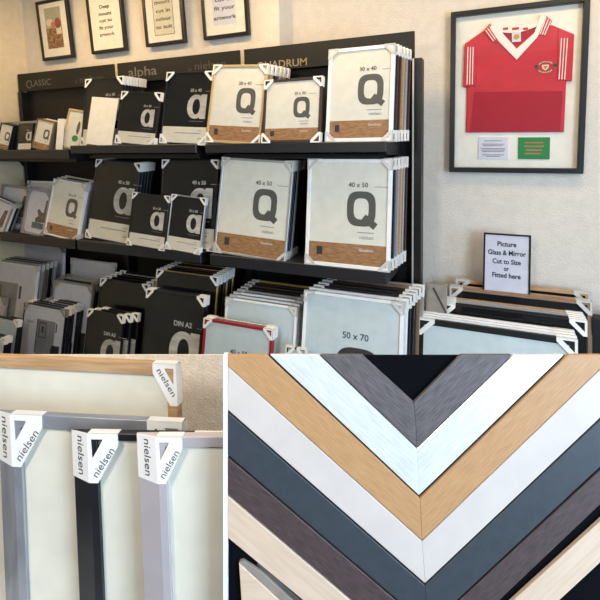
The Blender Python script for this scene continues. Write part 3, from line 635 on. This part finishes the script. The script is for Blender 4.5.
# ================================================================ COUNTER DISPLAY: CORNER-WRAPPED FRAMES AGAINST ROUGH PLASTER
VB = .90                                               # the ledge that all of the display stands on, below the eye
def axes(slope_v, aw):                                 # along the top, away from the eye, down the side
    bv = (rt*slope_v + dn).normalized()
    t_ = rt + fw*aw; av = (t_ - bv*t_.dot(bv)).normalized()
    return av, av.cross(bv).normalized(), bv
def along(P, av, x):                                   # length along av from P until the column x of the photograph
    lo, hi = 0, 2
    for _ in range(50):
        m = (lo+hi)/2; q = P+av*m-EYE; X = CX+F*q.dot(rt)/q.dot(fw)
        lo, hi = (m, hi) if X < x else (lo, m)
    return lo
def big_frame(px0, w, xr, aw, label, m, mw, prot, face_len, Lc, mtop=None, th=.012, e=.037, er=.003):
    av, nv, bv = axes(.042, aw)
    P = EYE + ray(*px0)*w                              # front top corner of the moulding
    Wd = along(P, av, xr); Hh = (VB-(P-EYE).dot(dn))/bv.dot(dn)-.004; mt = mtop or mw
    MR = Matrix.Translation(P) @ Matrix((av, nv, -bv)).transposed().to_4x4()
    root = empty('large_picture_frame', MR); tag(root, label, 'picture frame', 'large corner-wrapped frames')
    o = [(0,0),(Wd,0),(Wd,-Hh),(0,-Hh)]; i = [(mw,-mt),(Wd-mw,-mt),(Wd-mw,-Hh+mt),(mw,-Hh+mt)]
    bk = [(-e,.001),(Wd+er,.001),(Wd+er,-Hh),(-e,-Hh)]
    fr = MB(); vs = [(p[0],0,p[1]) for p in o]+[(p[0],0,p[1]) for p in i]+[(p[0],th,p[1]) for p in bk]+[(p[0],th,p[1]) for p in i]
    fs = []
    for k in range(4):
        j = (k+1)%4; fs += [(k,j,4+j,4+k),(k,8+k,8+j,j),(8+k,12+k,12+j,8+j),(4+k,4+j,12+j,12+k)]
    fr.add(vs, fs).obj('moulding', m, root, None, .0006)
    MB().box(mw*.95, Wd-mw*.95, .007, th-.001, -Hh+mt*.95, -mt*.95).obj('backing_sheet', 'mat_green', root)
    MB().box(mw*.95, Wd-mw*.95, .003, .0045, -Hh+mt*.95, -mt*.95).obj('glass_pane', 'glass_soft', root)
    for tl in prot:
        mb = MB(); g = .0014; S_ = face_len; K = Lc
        def Q(u, v): return ((u-g) if tl else (Wd+g-u), g-v)
        ou = [Q(0,0), Q(S_,0), Q(S_,.24*K), Q(.22*S_+.004,K), Q(0,K)]
        ii = [Q(.11*S_,.12*K), Q(.5*S_,.12*K), Q(.46*S_,.18*K), Q(.18*S_,.47*K), Q(.13*S_,.5*K)]
        mb.ring(ou, ii, -.0022, -.0006)
        def Z(f, v, d=0.0): q = Q(-(e if tl else er)*f, v); return (q[0], -.0022+f*(th+.002)-d, q[1])
        # side flap folded back along the sloping side
        fl = [Z(0,0), Z(1,.03*K), Z(1,K*.97), Z(0,K)]; f2 = [(p[0], p[1]+.0014, p[2]) for p in fl]
        mb.add(fl+f2, [(0,1,2,3),(7,6,5,4),(0,4,5,1),(1,5,6,2),(2,6,7,3),(3,7,4,0)])
        a, b = Q(0,0), Q(S_,.0012)
        mb.box(min(a[0],b[0]), max(a[0],b[0]), -.0022, th, min(a[1],b[1]), max(a[1],b[1]))
        cp = mb.obj('corner_protector', 'corner_plastic', root, None, .0002)
        p, q = Q(.30*S_, .90*K), Q(.97*S_, .30*K)
        if not tl: p, q = Q(.88*S_, .2*K), Q(.2*S_, .86*K)
        ang = math.atan2(q[1]-p[1], q[0]-p[0]); Lt = math.hypot(q[0]-p[0], q[1]-p[1])
        nx, nz = -math.sin(ang), math.cos(ang); off = .0012 if tl else .003
        text_mb('nielsen', p[0]+nx*off, p[1]+nz*off, h=.011*K/.075, w=Lt*.92, y=-.0026, bold=0, rot=ang).obj('lettering', 'ink_dark', cp)
        if tl:
            tm = text_mb('nielsen', 0, 0, h=.013*K/.075, w=K*.78, bold=0)
            hh = .013*K/.075
            tm.v = [Z(.62-v[2]/e, K*.1+v[0], .0005) for v in tm.v]     # reads downwards on the side flap
            tm.obj('lettering', 'ink_dark', cp)
    return root
big_frame((157,437), .690, 330, -.07, 'lilac grey aluminium frame with card corner, nearest of the wrapped frames', 'lilac_alu', .0125, (1,), .042, .074, .016)
big_frame((88.5,433.5), .745, 224, -.10, 'black aluminium frame with card corner in the middle of the wrapped frames', 'graphite', .0135, (1, 0), .054, .084, .012)
big_frame((11.5,414), .80, 181.5, -.16, 'steel grey frame with card corners behind the black wrapped frame', 'steel', .0165, (1, 0), .064, .096, .024, e=.04)
big_frame((-60,353.5), .89, 175.5, -.2, 'pale oak frame with one card corner, rearmost against the plaster', 'oak', .019, (0,), .046, .076, .022, e=.004)
pa, pb = bxz(-110, TOPY, .93), bxz(262, TOPY, .93)
tag(MB().box(pa[0], pb[0], .93, .934, -VB, pa[1]).obj('plaster_panel', 'plaster_rough', None, MBOARD), 'rough cream plaster panel behind the wrapped frames', 'wall panel')
dc = empty('display_counter', Matrix.Translation((0, 0, 0))); tag(dc, 'pale counter with a sloping ledge that carries the sample board and wrapped frames', 'counter')
MB().box(-.72, .62, .6, .97, -VB-.02, -VB).obj('ledge', 'counter_white', dc, MBOARD)
gc_ = EYE+fw*.79+rt*-.05
MB().box(-.62, .62, -.2, .2, 0, .68).obj('cabinet', 'counter_white', dc, Matrix.Translation((gc_.x, gc_.y, 0)) @ Matrix.Rotation(yaw, 4, 'Z'))
# ================================================================ LIGHT
def area(name, loc, target, sx, sy, power, col):
    l = bpy.data.lights.new(name, 'AREA'); l.shape = 'RECTANGLE'; l.size = sx; l.size_y = sy; l.energy = power; l.color = col
    o = bpy.data.objects.new(name, l); COL.objects.link(o); o.location = loc
    o.rotation_euler = (Vector(target)-Vector(loc)).to_track_quat('-Z', 'Z').to_euler(); return o
area('window_daylight', (XR+.25, -.6, 1.3), (XR-1, -.45, 1.28), 3.2, 1.5, 258, (.56, .76, 1.0))
area('window_sky_strip', (XR+2.2, .2, 2.03), (XR-2, .9, 2.0), 2.5, .12, 70, (.58, .78, 1.0))
area('ceiling_lamp_warm', (-2.5, 1.78, CEIL-.05), (-2.5, 2.1, 0), .8, .2, 15, (1, .68, .33))
area('ceiling_lamp_warm', (-1.0, 1.78, CEIL-.05), (-1.0, 2.1, 0), .8, .2, 15, (1, .69, .34))
area('ceiling_lamp_warm', (.5, 1.9, CEIL-.05), (.5, 2.3, 0), .7, .2, 11, (1, .72, .38))
area('fill_neutral', (1.5, .1, CEIL-.05), (.9, .4, 0), .5, .4, 18, (1, .95, .88))  # unseen overhead fill added to light the counter display
area('fill_display', (-.9, -.6, 2.3), (-.35, .75, 1.0), .4, .4, 21, (1, .90, .79))  # bare unseen fill light added to brighten the corner-wrapped frames
w = bpy.data.worlds.new('world'); S.world = w; w.use_nodes = True
w.node_tree.nodes['Background'].inputs[0].default_value = (.75, .87, 1, 1); w.node_tree.nodes['Background'].inputs[1].default_value = .6
S.view_settings.view_transform = 'Standard'; S.view_settings.look = 'None'; S.view_settings.gamma = 1; S.view_settings.exposure = 0
S.cycles.use_denoising = True
S.cycles.max_bounces = 8; S.cycles.transparent_max_bounces = 24; S.cycles.caustics_reflective = False; S.cycles.caustics_refractive = False
S.cycles.sample_clamp_indirect = 4
